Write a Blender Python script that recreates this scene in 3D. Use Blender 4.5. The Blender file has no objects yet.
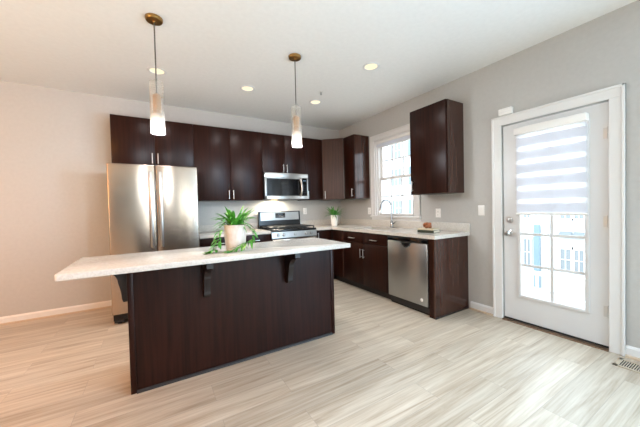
import bpy, bmesh, math, random
from mathutils import Vector, Matrix

SC = bpy.context.scene
COL = SC.collection
random.seed(7)
PI = math.pi

# ------------------------------------------------------------------ camera
CAM_POS = Vector((-3.2054, -4.5566, 1.2426))
YAW, PITCH, ROLL, FPX = 0.5382, -0.0211, -0.0237, 278.7
Fv = Vector((math.sin(YAW)*math.cos(PITCH), math.cos(YAW)*math.cos(PITCH), math.sin(PITCH)))
R0 = Vector((math.cos(YAW), -math.sin(YAW), 0)); U0 = R0.cross(Fv)
Rv = R0*math.cos(ROLL) + U0*math.sin(ROLL); Uv = U0*math.cos(ROLL) - R0*math.sin(ROLL)
cd = bpy.data.cameras.new('camera'); cam = bpy.data.objects.new('camera', cd); COL.objects.link(cam)
cd.sensor_width = 36; cd.lens = 36*FPX/640; cd.clip_start = 0.05; cd.clip_end = 200
M = Matrix((Rv, Uv, -Fv)).transposed().to_4x4(); M.translation = CAM_POS
cam.matrix_world = M
SC.camera = cam

# ------------------------------------------------------------------ world, light, exposure
w = bpy.data.worlds.new('sky'); SC.world = w; w.use_nodes = True
bg = w.node_tree.nodes['Background']; bg.inputs[0].default_value = (0.82, 0.91, 1.0, 1); bg.inputs[1].default_value = 5.0
SC.view_settings.view_transform = 'Standard'; SC.view_settings.look = 'None'
SC.view_settings.gamma = 1; SC.view_settings.use_curve_mapping = False
SC.view_settings.exposure = 0.06
SC.cycles.max_bounces = 10; SC.cycles.diffuse_bounces = 5; SC.cycles.transparent_max_bounces = 16
SC.cycles.caustics_reflective = False; SC.cycles.caustics_refractive = False
SC.cycles.sample_clamp_indirect = 6

def area(name, loc, target, sx, sy, power, color):
    l = bpy.data.lights.new(name, 'AREA'); l.shape = 'RECTANGLE'; l.size = sx; l.size_y = sy
    l.energy = power; l.color = color
    o = bpy.data.objects.new(name, l); COL.objects.link(o); o.location = loc
    o.rotation_euler = (Vector(target)-Vector(loc)).to_track_quat('-Z', 'Y').to_euler()
    return o
H = 2.76
XL, YR = -6.6, -8.6           # left and rear walls, both out of the picture
area('rear_window_daylight', (-1.3, YR+0.06, 1.35), (-1.3, 0, 1.35), 1.8, 2.0, 37, (0.95, 1.0, 0.96))
area('side_window_daylight', (-0.02, -6.4, 1.35), (-5, -6.4, 1.35), 2.2, 1.9, 245, (0.42, 0.71, 1.0))
area('ceiling_bounce_fill', (-2.8, -5.6, 1.0), (-2.8, -5.6, 3), 2.6, 2.0, 3, (0.8, 0.9, 1.0))  # added fill behind the camera, aimed up to brighten the ceiling
area('left_room_lamplight', (XL+0.1, -3.0, 1.7), (-3.5, -1.5, 1.0), 2.6, 1.8, 40, (1.0, 0.54, 0.20))
dl = area('back_left_warm_fill', (-6.3, -4.6, 2.3), (-5.0, 0, 0.8), 1.2, 1.0, 50, (1.0, 0.38, 0.08)); dl.data.spread = math.radians(120)  # unseen warm fill, added to light the back-left wall and floor
ul = area('left_ceiling_fill', (-5.4, -3.0, 1.0), (-5.0, -2.6, 3), 1.2, 1.2, 19, (1.0, 0.87, 0.56))  # unseen fill added to lift the ceiling on the left
for nm, loc, tgt, sx, sy in (('door_portal', (0.14, -3.41, 1.1), (-1, -3.41, 1.1), 0.55, 1.7),
                             ('window_portal', (0.16, -1.43, 1.7), (-1, -1.43, 1.7), 0.8, 1.3)):
    po = area(nm, loc, tgt, sx, sy, 1, (1, 1, 1)); po.data.cycles.is_portal = True
def point(name, loc, power, color, radius):
    l = bpy.data.lights.new(name, 'POINT'); l.energy = power; l.color = color; l.shadow_soft_size = radius
    o = bpy.data.objects.new(name, l); COL.objects.link(o); o.location = loc
    return o
def spot(name, loc, power, color, angle=130):
    l = bpy.data.lights.new(name, 'SPOT'); l.energy = power; l.color = color; l.spot_size = math.radians(angle)
    l.spot_blend = 0.9; l.shadow_soft_size = 0.07
    o = bpy.data.objects.new(name, l); COL.objects.link(o); o.location = loc
    return o
WARM = (1.0, 0.30, 0.08); SOFT = (0.42, 0.70, 1.0); KIT = (1.0, 0.93, 0.92)
for x, y, pw, c in ((-5.2, -1.3, 30, WARM), (-4.6, -3.2, 48, WARM), (-2.3, -5.8, 100, SOFT), (-0.9, -5.6, 105, SOFT), (-5.0, -5.8, 8, WARM)):
    spot('room_fill_spot', (x, y, H-0.03), pw, c)  # no fixtures: added spots, blue behind the camera, orange on the left

# ------------------------------------------------------------------ materials
def nt(name):
    m = bpy.data.materials.new(name); m.use_nodes = True
    n = m.node_tree.nodes; return m, n, m.node_tree.links, n['Principled BSDF']
def rgb(h):
    h = h.lstrip('#'); v = [int(h[i:i+2], 16)/255 for i in (0, 2, 4)]
    return tuple(((c+0.055)/1.055)**2.4 if c > 0.04045 else c/12.92 for c in v)+(1,)
def mat(name, col, rough=0.5, metal=0.0, spec=0.5, emit=None, es=0, coat=0):
    m, n, l, b = nt(name)
    if isinstance(col, str): col = rgb(col)
    elif len(col) == 3: col = tuple(col)+(1,)
    b.inputs['Base Color'].default_value = col; b.inputs['Roughness'].default_value = rough
    b.inputs['Metallic'].default_value = metal; b.inputs['Specular IOR Level'].default_value = spec
    b.inputs['Coat Weight'].default_value = coat; b.inputs['Coat Roughness'].default_value = 0.15
    # slight surface mottling keeps every finish procedural rather than perfectly flat
    tc = n.new('ShaderNodeTexCoord'); nz = n.new('ShaderNodeTexNoise'); nz.inputs['Scale'].default_value = 60
    bp = n.new('ShaderNodeBump'); bp.inputs['Strength'].default_value = 0.02; bp.inputs['Distance'].default_value = 0.002
    l.new(tc.outputs['Object'], nz.inputs['Vector']); l.new(nz.outputs['Fac'], bp.inputs['Height']); l.new(bp.outputs['Normal'], b.inputs['Normal'])
    if emit:
        b.inputs['Emission Color'].default_value = tuple(emit)+(1,); b.inputs['Emission Strength'].default_value = es
    return m
def ramp(n, stops):
    r = n.new('ShaderNodeValToRGB'); e = r.color_ramp.elements
    while len(e) < len(stops): e.new(0.5)
    for k, (p, c) in enumerate(stops): e[k].position = p; e[k].color = c
    return r
def noise_mat(name, scale, stops, rough, nscale=1.0, detail=6, coat=0, bump=0.0, metal=0, spec=0.5):
    m, n, l, b = nt(name)
    tc = n.new('ShaderNodeTexCoord'); mp = n.new('ShaderNodeMapping'); mp.inputs['Scale'].default_value = scale
    nz = n.new('ShaderNodeTexNoise'); nz.inputs['Scale'].default_value = nscale; nz.inputs['Detail'].default_value = detail
    r = ramp(n, stops)
    l.new(tc.outputs['Object'], mp.inputs['Vector']); l.new(mp.outputs['Vector'], nz.inputs['Vector'])
    l.new(nz.outputs['Fac'], r.inputs['Fac']); l.new(r.outputs['Color'], b.inputs['Base Color'])
    b.inputs['Roughness'].default_value = rough; b.inputs['Coat Weight'].default_value = coat
    b.inputs['Coat Roughness'].default_value = 0.2; b.inputs['Metallic'].default_value = metal
    b.inputs['Specular IOR Level'].default_value = spec
    if bump:
        bp = n.new('ShaderNodeBump'); bp.inputs['Strength'].default_value = bump; bp.inputs['Distance'].default_value = 0.002
        l.new(nz.outputs['Fac'], bp.inputs['Height']); l.new(bp.outputs['Normal'], b.inputs['Normal'])
    return m
def C(h): return rgb(h)

M_wall = noise_mat('wall_paint', (30, 30, 30), [(0.3, C('#B7B5B1')), (0.7, C('#BBB9B5'))], 0.6, bump=0.03)
M_ceil = noise_mat('ceiling_paint', (25, 25, 25), [(0.3, C('#EBEAE7')), (0.7, C('#EFEEEB'))], 0.8, bump=0.03)
M_white = mat('white_trim_paint', '#E0DFDD', 0.35)
M_doorw = mat('white_door_paint', '#D8D8D8', 0.32)
M_plastic = mat('white_plastic', '#F0EEEA', 0.35)
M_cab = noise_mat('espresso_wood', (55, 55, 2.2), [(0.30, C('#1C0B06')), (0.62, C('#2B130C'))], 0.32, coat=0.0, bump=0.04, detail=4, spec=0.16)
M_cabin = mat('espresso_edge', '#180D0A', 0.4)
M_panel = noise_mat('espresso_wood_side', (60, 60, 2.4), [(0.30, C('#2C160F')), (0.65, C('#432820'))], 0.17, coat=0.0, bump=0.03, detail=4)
M_mid = noise_mat('espresso_wood_corner_lit', (60, 60, 2.4), [(0.30, C('#26130D')), (0.65, C('#392119'))], 0.38, bump=0.03, detail=4, spec=0.25)  # lighter copy of the cabinet wood, partly a reflection put into the colour
M_nickel = mat('satin_nickel', '#C9CACB', 0.28, 1.0)
M_chrome = mat('chrome', '#B2B5B8', 0.10, 1.0)
M_brass = mat('aged_brass', '#A8814B', 0.3, 1.0)
M_black = mat('black_enamel', '#0B0B0C', 0.25)
M_iron = mat('cast_iron', '#101011', 0.55)
M_bglass = mat('black_glass', '#08090B', 0.05, coat=0.5)
M_dark = mat('dark_grey_plastic', '#1E1E20', 0.4)
M_knobsteel = mat('knob_steel', '#A9A7A3', 0.3, 1.0)
M_pot = noise_mat('pale_ribbed_ceramic', (40, 40, 20), [(0.3, C('#D9C6B8')), (0.7, C('#EADFD6'))], 0.5)
M_vase = mat('white_glazed_ceramic', '#F2F0EC', 0.25)
M_soil = noise_mat('potting_soil', (90, 90, 90), [(0.3, C('#1c130d')), (0.7, C('#3a2a1d'))], 0.9, bump=0.6)
M_leaf = noise_mat('fresh_green_leaf', (18, 18, 18), [(0.3, C('#2E7A24')), (0.52, C('#4E9A30')), (0.72, C('#9CC862'))], 0.45)
M_leafd = noise_mat('deep_green_leaf', (14, 14, 14), [(0.3, C('#2F6E2A')), (0.6, C('#4F9440')), (0.8, C('#86B85E'))], 0.45)
M_bookg = mat('dark_green_book_cloth', '#2C3325', 0.7)
M_bookc = mat('cream_book_cloth', '#CDBFA0', 0.7)
M_page = noise_mat('book_pages', (2, 2, 900), [(0.35, C('#E4DAC3')), (0.65, C('#F4EEDF'))], 0.8)
M_knot = noise_mat('orange_brown_wood', (30, 30, 30), [(0.3, C('#7A4426')), (0.7, C('#A8673E'))], 0.45)
M_vent = mat('tan_vent_metal', '#B7A893', 0.45, 0.2)
M_bronze = mat('bronze_threshold', '#6E5B4A', 0.4, 0.7)
M_ledge = mat('oak_shoe', '#C2AE97', 0.45)

def steel_mat(name, col, rough, an):
    m, n, l, b = nt(name)
    b.inputs['Base Color'].default_value = rgb(col); b.inputs['Metallic'].default_value = 1; b.inputs['Roughness'].default_value = rough
    b.inputs['Anisotropic'].default_value = an; b.inputs['Anisotropic Rotation'].default_value = 0.25
    tg = n.new('ShaderNodeTangent'); tg.direction_type = 'RADIAL'; tg.axis = 'Z'; l.new(tg.outputs[0], b.inputs['Tangent'])
    tc = n.new('ShaderNodeTexCoord'); mp = n.new('ShaderNodeMapping'); mp.inputs['Scale'].default_value = (3, 3, 500)
    nz = n.new('ShaderNodeTexNoise'); nz.inputs['Scale'].default_value = 1
    mr = n.new('ShaderNodeMapRange'); mr.inputs['To Min'].default_value = rough-0.015; mr.inputs['To Max'].default_value = rough+0.025
    l.new(tc.outputs['Object'], mp.inputs['Vector']); l.new(mp.outputs['Vector'], nz.inputs['Vector'])
    l.new(nz.outputs['Fac'], mr.inputs['Value']); l.new(mr.outputs['Result'], b.inputs['Roughness'])
    return m
M_steel = steel_mat('brushed_stainless', '#B3A495', 0.26, 0.75)
M_steeld = steel_mat('grey_stainless', '#ABABAA', 0.30, 0.6)
M_steel2 = steel_mat('light_stainless', '#B9B6B2', 0.32, 0.3)
M_sink = steel_mat('sink_stainless', '#A8A6A2', 0.3, 0.0)

def quartz():
    m, n, l, b = nt('speckled_white_quartz')
    tc = n.new('ShaderNodeTexCoord')
    v = n.new('ShaderNodeTexVoronoi'); v.inputs['Scale'].default_value = 130
    r = ramp(n, [(0.0, (1, 1, 1, 1)), (0.13, (1, 1, 1, 1)), (0.19, (0, 0, 0, 1))])
    sp = n.new('ShaderNodeSeparateColor')
    gt = n.new('ShaderNodeMath'); gt.operation = 'GREATER_THAN'; gt.inputs[1].default_value = 0.45
    mu = n.new('ShaderNodeMath'); mu.operation = 'MULTIPLY'
    nz = n.new('ShaderNodeTexNoise'); nz.inputs['Scale'].default_value = 70; nz.inputs['Detail'].default_value = 5
    base = ramp(n, [(0.35, C('#C3BDB4')), (0.6, C('#D0CBC3'))])
    fl = ramp(n, [(0.0, C('#A2968A')), (0.5, C('#C9BCAA')), (1.0, C('#8C8680'))])
    mx = n.new('ShaderNodeMix'); mx.data_type = 'RGBA'
    l.new(tc.outputs['Object'], v.inputs['Vector']); l.new(tc.outputs['Object'], nz.inputs['Vector'])
    l.new(v.outputs['Distance'], r.inputs['Fac']); l.new(v.outputs['Color'], sp.inputs[0]); l.new(sp.outputs[0], gt.inputs[0])
    l.new(r.outputs['Color'], mu.inputs[0]); l.new(gt.outputs[0], mu.inputs[1]); l.new(nz.outputs['Fac'], base.inputs['Fac'])
    l.new(sp.outputs[1], fl.inputs['Fac'])
    l.new(mu.outputs[0], mx.inputs[0]); l.new(base.outputs['Color'], mx.inputs[6]); l.new(fl.outputs['Color'], mx.inputs[7])
    l.new(mx.outputs[2], b.inputs['Base Color']); b.inputs['Roughness'].default_value = 0.14
    return m
M_quartz = quartz()

def floor_mat():
    m, n, l, b = nt('pale_oak_laminate')
    tc = n.new('ShaderNodeTexCoord')
    br = n.new('ShaderNodeTexBrick'); br.offset = 0.37; br.offset_frequency = 2; br.squash = 1
    for k, v in (('Scale', 1), ('Mortar Size', 0.0012), ('Mortar Smooth', 0.1), ('Bias', 0.0), ('Brick Width', 1.22), ('Row Height', 0.19)):
        br.inputs[k].default_value = v
    br.inputs['Color1'].default_value = (0.0, 0.0, 0.0, 1); br.inputs['Color2'].default_value = (1, 1, 1, 1); br.inputs['Mortar'].default_value = (0.5, 0.5, 0.5, 1)
    l.new(tc.outputs['Object'], br.inputs['Vector'])
    # grain: stretched along the planks, shifted per plank
    sh = n.new('ShaderNodeVectorMath'); sh.operation = 'MULTIPLY_ADD'; sh.inputs[1].default_value = (7.3, 3.1, 5.7)
    l.new(br.outputs['Color'], sh.inputs[0]); l.new(tc.outputs['Object'], sh.inputs[2])
    mp = n.new('ShaderNodeMapping'); mp.inputs['Scale'].default_value = (1.1, 20, 20); l.new(sh.outputs[0], mp.inputs['Vector'])
    n1 = n.new('ShaderNodeTexNoise'); n1.inputs['Scale'].default_value = 1.0; n1.inputs['Detail'].default_value = 8; n1.inputs['Roughness'].default_value = 0.62; n1.inputs['Distortion'].default_value = 0.8
    l.new(mp.outputs['Vector'], n1.inputs['Vector'])
    r1 = ramp(n, [(0.24, C('#9C8A76')), (0.44, C('#BEAF9B')), (0.60, C('#CDC1AF')), (0.8, C('#D7CDBD'))])
    l.new(n1.outputs['Fac'], r1.inputs['Fac'])
    mp2 = n.new('ShaderNodeMapping'); mp2.inputs['Scale'].default_value = (3, 90, 90); l.new(sh.outputs[0], mp2.inputs['Vector'])
    n2 = n.new('ShaderNodeTexNoise'); n2.inputs['Scale'].default_value = 1.0; n2.inputs['Detail'].default_value = 4; l.new(mp2.outputs['Vector'], n2.inputs['Vector'])
    r2 = ramp(n, [(0.3, (0.86, 0.84, 0.82, 1)), (0.6, (1, 1, 1, 1))]); l.new(n2.outputs['Fac'], r2.inputs['Fac'])
    m1 = n.new('ShaderNodeMix'); m1.data_type = 'RGBA'; m1.blend_type = 'MULTIPLY'; m1.inputs[0].default_value = 1
    l.new(r1.outputs['Color'], m1.inputs[6]); l.new(r2.outputs['Color'], m1.inputs[7])
    r3 = ramp(n, [(0.0, (0.90, 0.895, 0.89, 1)), (1.0, (1.04, 1.04, 1.04, 1))]); l.new(br.outputs['Color'], r3.inputs['Fac'])
    m2 = n.new('ShaderNodeMix'); m2.data_type = 'RGBA'; m2.blend_type = 'MULTIPLY'; m2.inputs[0].default_value = 1
    l.new(m1.outputs[2], m2.inputs[6]); l.new(r3.outputs['Color'], m2.inputs[7])
    m3 = n.new('ShaderNodeMix'); m3.data_type = 'RGBA'; m3.inputs[7].default_value = C('#A2978A')
    l.new(br.outputs['Fac'], m3.inputs[0]); l.new(m2.outputs[2], m3.inputs[6]); l.new(m3.outputs[2], b.inputs['Base Color'])
    b.inputs['Roughness'].default_value = 0.37
    bp = n.new('ShaderNodeBump'); bp.inputs['Strength'].default_value = 0.08; bp.inputs['Distance'].default_value = 0.002
    l.new(n1.outputs['Fac'], bp.inputs['Height']); l.new(bp.outputs['Normal'], b.inputs['Normal'])
    return m
M_floor = floor_mat()

def glass_mat(name, tint, gloss=0.08):
    m = bpy.data.materials.new(name); m.use_nodes = True; n = m.node_tree.nodes; l = m.node_tree.links; n.clear()
    o = n.new('ShaderNodeOutputMaterial'); t = n.new('ShaderNodeBsdfTransparent'); g = n.new('ShaderNodeBsdfGlossy'); x = n.new('ShaderNodeMixShader')
    t.inputs[0].default_value = tint; g.inputs['Roughness'].default_value = 0.02
    fr = n.new('ShaderNodeFresnel'); fr.inputs[0].default_value = 1.45
    ge = n.new('ShaderNodeNewGeometry'); iv = n.new('ShaderNodeMath'); iv.operation = 'SUBTRACT'; iv.inputs[0].default_value = 1; l.new(ge.outputs['Backfacing'], iv.inputs[1])
    mu = n.new('ShaderNodeMath'); mu.operation = 'MULTIPLY'; l.new(iv.outputs[0], mu.inputs[0]); l.new(fr.outputs[0], mu.inputs[1])
    l.new(mu.outputs[0], x.inputs[0]); l.new(t.outputs[0], x.inputs[1]); l.new(g.outputs[0], x.inputs[2]); l.new(x.outputs[0], o.inputs[0])
    return m
M_glass = glass_mat('window_glass', (0.96, 0.98, 0.98, 1))

def frosted(name, zc, zf):
    # clear glass rim turning to a frosted, light-scattering finish lower down
    m = bpy.data.materials.new(name); m.use_nodes = True; n = m.node_tree.nodes; l = m.node_tree.links; n.clear()
    o = n.new('ShaderNodeOutputMaterial'); t = n.new('ShaderNodeBsdfTransparent'); tr = n.new('ShaderNodeBsdfTranslucent'); g = n.new('ShaderNodeBsdfGlossy')
    t.inputs[0].default_value = (0.97, 0.96, 0.94, 1); tr.inputs[0].default_value = (0.97, 0.94, 0.88, 1); g.inputs['Roughness'].default_value = 0.15
    d = n.new('ShaderNodeBsdfDiffuse'); d.inputs[0].default_value = (0.95, 0.93, 0.9, 1)
    a = n.new('ShaderNodeMixShader'); a.inputs[0].default_value = 0.35; l.new(tr.outputs[0], a.inputs[1]); l.new(d.outputs[0], a.inputs[2])
    tc = n.new('ShaderNodeTexCoord'); s = n.new('ShaderNodeSeparateXYZ'); l.new(tc.outputs['Object'], s.inputs[0])
    mr = n.new('ShaderNodeMapRange'); mr.inputs['From Min'].default_value = zc; mr.inputs['From Max'].default_value = zf
    mr.inputs['To Min'].default_value = 0.13; mr.inputs['To Max'].default_value = 0.60; l.new(s.outputs[2], mr.inputs['Value'])
    x = n.new('ShaderNodeMixShader'); l.new(mr.outputs[0], x.inputs[0]); l.new(t.outputs[0], x.inputs[1]); l.new(a.outputs[0], x.inputs[2])
    y = n.new('ShaderNodeMixShader'); y.inputs[0].default_value = 0.06; l.new(x.outputs[0], y.inputs[1]); l.new(g.outputs[0], y.inputs[2])
    l.new(y.outputs[0], o.inputs[0]); return m
def emis(name, col, s):
    m = bpy.data.materials.new(name); m.use_nodes = True; n = m.node_tree.nodes; l = m.node_tree.links; n.clear()
    o = n.new('ShaderNodeOutputMaterial'); e = n.new('ShaderNodeEmission'); e.inputs[0].default_value = tuple(col)+(1,); e.inputs[1].default_value = s
    l.new(e.outputs[0], o.inputs[0]); return m
M_lens = emis('lit_lens', (1.0, 0.90, 0.62), 1.15)
M_bulb = emis('lit_bulb', (1.0, 0.84, 0.55), 3.5)
M_mwlens = emis('lit_hood_lens', (1.0, 0.75, 0.42), 4)
M_clock = emis('lit_display', (0.35, 0.55, 0.75), 0.5)

def fabric(name, col, tl):
    m = bpy.data.materials.new(name); m.use_nodes = True; n = m.node_tree.nodes; l = m.node_tree.links; n.clear()
    o = n.new('ShaderNodeOutputMaterial'); d = n.new('ShaderNodeBsdfDiffuse'); t = n.new('ShaderNodeBsdfTranslucent'); x = n.new('ShaderNodeMixShader')
    tc = n.new('ShaderNodeTexCoord'); wv = n.new('ShaderNodeTexNoise'); wv.inputs['Scale'].default_value = 260
    r = ramp(n, [(0.3, tuple(c*0.95 for c in col[:3])+(1,)), (0.7, col)])
    l.new(tc.outputs['Object'], wv.inputs['Vector']); l.new(wv.outputs['Fac'], r.inputs['Fac'])
    l.new(r.outputs['Color'], d.inputs[0]); l.new(r.outputs['Color'], t.inputs[0]); x.inputs[0].default_value = tl
    l.new(d.outputs[0], x.inputs[1]); l.new(t.outputs[0], x.inputs[2]); l.new(x.outputs[0], o.inputs[0]); return m
M_shade = fabric('white_shade_fabric', (0.91, 0.92, 0.95, 1), 0.58)
def sheer():
    m = bpy.data.materials.new('white_sheer_fabric'); m.use_nodes = True; n = m.node_tree.nodes; l = m.node_tree.links; n.clear()
    o = n.new('ShaderNodeOutputMaterial'); t = n.new('ShaderNodeBsdfTransparent'); tr = n.new('ShaderNodeBsdfTranslucent'); d = n.new('ShaderNodeBsdfDiffuse')
    a = n.new('ShaderNodeMixShader'); a.inputs[0].default_value = 0.4; x = n.new('ShaderNodeMixShader'); x.inputs[0].default_value = 0.6
    for q in (tr, d): q.inputs[0].default_value = (0.93, 0.94, 0.97, 1)
    l.new(tr.outputs[0], a.inputs[1]); l.new(d.outputs[0], a.inputs[2]); l.new(t.outputs[0], x.inputs[1]); l.new(a.outputs[0], x.inputs[2]); l.new(x.outputs[0], o.inputs[0]); return m
M_sheer = sheer()

# ------------------------------------------------------------------ mesh helpers (all in room coordinates)
def B(): return bmesh.new()
def box(bm, x0, x1, y0, y1, z0, z1, bev=0.0, seg=2):
    x0, x1 = sorted((x0, x1)); y0, y1 = sorted((y0, y1)); z0, z1 = sorted((z0, z1))
    r = bmesh.ops.create_cube(bm, size=1); vs = r['verts']
    for v in vs: v.co = Vector(((x0+x1)/2+v.co.x*(x1-x0), (y0+y1)/2+v.co.y*(y1-y0), (z0+z1)/2+v.co.z*(z1-z0)))
    if bev:
        bev = min(bev, 0.45*min(x1-x0, y1-y0, z1-z0))
        es = list({e for v in vs for e in v.link_edges})
        bmesh.ops.bevel(bm, geom=es, offset=bev, segments=seg, profile=0.5, affect='EDGES')
    return bm
def frame_axes(d):
    d = d.normalized(); a = Vector((0, 0, 1)) if abs(d.z) < 0.95 else Vector((1, 0, 0))
    u = d.cross(a).normalized(); return u, d.cross(u).normalized()
def tube(bm, pts, r, seg=12, cap=True):
    pts = [Vector(p) for p in pts]; rs = r if isinstance(r, (list, tuple)) else [r]*len(pts)
    rings = []; u = None
    for k, p in enumerate(pts):
        d = (pts[min(k+1, len(pts)-1)]-pts[max(k-1, 0)]).normalized()
        if u is None: u, v = frame_axes(d)
        else:
            u = (u-d*u.dot(d)).normalized(); v = d.cross(u)
        rings.append([bm.verts.new(p+(u*math.cos(2*PI*j/seg)+v*math.sin(2*PI*j/seg))*rs[k]) for j in range(seg)])
    for a, b in zip(rings, rings[1:]):
        for j in range(seg): bm.faces.new((a[j], a[(j+1) % seg], b[(j+1) % seg], b[j]))
    if cap: bm.faces.new(rings[0][::-1]); bm.faces.new(rings[-1])
    return bm
def lathe(bm, prof, c, axis='z', seg=32, cap=True):
    c = Vector(c); rings = []
    ax = {'x': (Vector((0, 1, 0)), Vector((0, 0, 1)), Vector((1, 0, 0))), 'y': (Vector((0, 0, 1)), Vector((1, 0, 0)), Vector((0, 1, 0))), 'z': (Vector((1, 0, 0)), Vector((0, 1, 0)), Vector((0, 0, 1)))}[axis]
    for r, h in prof:
        rings.append([bm.verts.new(c+(ax[0]*math.cos(2*PI*j/seg)+ax[1]*math.sin(2*PI*j/seg))*max(r, 1e-4)+ax[2]*h) for j in range(seg)])
    for a, b in zip(rings, rings[1:]):
        for j in range(seg): bm.faces.new((a[j], a[(j+1) % seg], b[(j+1) % seg], b[j]))
    if cap: bm.faces.new(rings[0][::-1]); bm.faces.new(rings[-1])
    return bm
def prism(bm, poly, axis, a0, a1):
    def P(p, a): return {'x': (a, p[0], p[1]), 'y': (p[0], a, p[1]), 'z': (p[0], p[1], a)}[axis]
    lo = [bm.verts.new(P(p, a0)) for p in poly]; hi = [bm.verts.new(P(p, a1)) for p in poly]; n = len(poly)
    bm.faces.new(lo[::-1]); bm.faces.new(hi)
    for k in range(n): bm.faces.new((lo[k], lo[(k+1) % n], hi[(k+1) % n], hi[k]))
    return bm
BASE = {}
def obj(name, bm, m, parent=None, smooth=True):
    bmesh.ops.recalc_face_normals(bm, faces=bm.faces[:])
    if parent is None: base = Vector((0, 0, 0))
    else: base = BASE[parent.name]
    if parent is None and name not in NOBASE:      # origin at the middle of the footprint
        lo = Vector([min(v.co[k] for v in bm.verts) for k in range(3)]); hi = Vector([max(v.co[k] for v in bm.verts) for k in range(3)])
        base = Vector(((lo.x+hi.x)/2, (lo.y+hi.y)/2, lo.z))
    for v in bm.verts: v.co -= base
    me = bpy.data.meshes.new(name); bm.to_mesh(me); bm.free()
    if smooth:
        me.shade_smooth(); me.set_sharp_from_angle(angle=math.radians(35))
    me.materials.append(m)
    o = bpy.data.objects.new(name, me); COL.objects.link(o)
    if parent is None: o.location = base
    else: o.parent = parent
    BASE[o.name] = base
    return o
NOBASE = {'floor', 'ceiling'}
def tag(o, label, cat, group=None):
    o['label'] = label; o['category'] = cat
    if group: o['group'] = group
    return o
def thing(name, label, cat, loc, group=None):
    o = bpy.data.objects.new(name, None); COL.objects.link(o); o.location = loc; o.empty_display_size = 0.1
    BASE[o.name] = Vector(loc); return tag(o, label, cat, group)
def struct(name, bm, m, label=None):
    o = obj(name, bm, m, smooth=False); o['kind'] = 'structure'
    if label: o['label'] = label
    return o
def struct_root(name, loc, label=None):
    o = bpy.data.objects.new(name, None); COL.objects.link(o); o.location = loc; BASE[o.name] = Vector(loc); o['kind'] = 'structure'
    if label: o['label'] = label
    return o
def dup(root, loc, label, group=None, keep_light=True):
    r = root.copy(); COL.objects.link(r); r.location = loc; r['label'] = label
    if group: r['group'] = group
    def rec(a, b):
        for ch in list(a.children):
            c = ch.copy(); COL.objects.link(c); c.parent = b; rec(ch, c)
    rec(root, r); return r

# ------------------------------------------------------------------ the room shell
T = 0.14
DY0, DY1, DZ = -3.812, -2.998, 2.065            # door opening
WY0, WY1, WZ0, WZ1 = -1.845, -1.025, 1.085, 2.325  # window opening
struct('floor', box(B(), XL-T, T, YR-T, T, -0.12, 0), M_floor)
struct('ceiling', box(B(), XL-T, T, YR-T, T, H, H+0.12), M_ceil)
struct('wall_back', box(B(), XL-T, T, 0, T, 0, H), M_wall)
bm = B()
box(bm, 0, T, WY1, 0, 0, H); box(bm, 0, T, WY0, WY1, 0, WZ0); box(bm, 0, T, WY0, WY1, WZ1, H)
box(bm, 0, T, DY1, WY0, 0, H); box(bm, 0, T, DY0, DY1, DZ, H); box(bm, 0, T, -5.3, DY0, 0, H); box(bm, 0, T, -7.5, -5.3, 0, 0.4); box(bm, 0, T, -7.5, -5.3, 2.3, H); box(bm, 0, T, YR-T, -7.5, 0, H)
struct('wall_right', bm, M_wall)
struct('wall_left', box(B(), XL-T, XL, YR-T, 0, 0, H), M_wall)
bm = B()
box(bm, XL, -2.2, YR-T, YR, 0, H); box(bm, -0.4, 0, YR-T, YR, 0, H); box(bm, -2.2, -0.4, YR-T, YR, 2.35, H); box(bm, -2.2, -0.4, YR-T, YR, 0, 0.35)
struct('wall_rear', bm, M_wall)
def base_profile(t=0.015, h=0.09): return [(0, 0), (t, 0), (t, h*0.8), (t*0.45, h), (0, h)]
struct('baseboard_back', prism(B(), [(-a, z) for a, z in base_profile()], 'x', XL, -3.66), M_white)
struct('baseboard_right', prism(B(), [(-a, z) for a, z in base_profile()], 'y', -2.902, -2.64), M_white)
struct('baseboard_right.001', prism(B(), [(-a, z) for a, z in base_profile()], 'y', YR, -3.907), M_white)
struct('trim_1', prism(B(), [(-0.015, 0), (-0.03, 0), (-0.028, 0.012), (-0.022, 0.018), (-0.015, 0.02)], 'x', XL, -3.66), M_ledge)
struct('trim_2', prism(B(), [(-0.015, 0), (-0.03, 0), (-0.028, 0.012), (-0.022, 0.018), (-0.015, 0.02)], 'y', -2.902, -2.64), M_ledge)
struct('trim_3', prism(B(), [(-0.015, 0), (-0.03, 0), (-0.028, 0.012), (-0.022, 0.018), (-0.015, 0.02)], 'y', YR, -3.907), M_ledge)

# exterior door with a glazed upper part
dr = struct_root('door_1', (0.0, (DY0+DY1)/2, 0))
gy0, gy1, gz0, gz1 = -3.668, -3.158, 0.29, 1.93
x0, x1 = 0.012, 0.056
bm = B()
box(bm, x0, x1, -3.806, gy0, 0.03, 2.052); box(bm, x0, x1, gy1, -3.004, 0.03, 2.052)
box(bm, x0, x1, gy0, gy1, 0.03, gz0); box(bm, x0, x1, gy0, gy1, gz1, 2.052)
obj('door_slab', bm, M_doorw, dr, smooth=False)
bm = B(); e = 0.022
for a in ((gy0-e, gy0+0.008, gz0-e, gz1+e), (gy1-0.008, gy1+e, gz0-e, gz1+e), (gy0, gy1, gz0-e, gz0+0.008), (gy0, gy1, gz1-0.008, gz1+e)):
    box(bm, x0-0.012, x1+0.004, *a, bev=0.004)
obj('glazing_frame', bm, M_doorw, dr)
gp = obj('glass_pane', box(B(), 0.030, 0.036, gy0, gy1, gz0, gz1), M_glass, dr, smooth=False)
bm = B(); ym = -3.42
box(bm, 0.018, 0.03, ym-0.0125, ym+0.0125, gz0, gz1, bev=0.003)
for k in range(1, 5): box(bm, 0.019, 0.0295, gy0, gy1, gz0+k*0.318-0.0125, gz0+k*0.318+0.0125, bev=0.003)
obj('muntin_grid', bm, M_doorw, dr)
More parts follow.
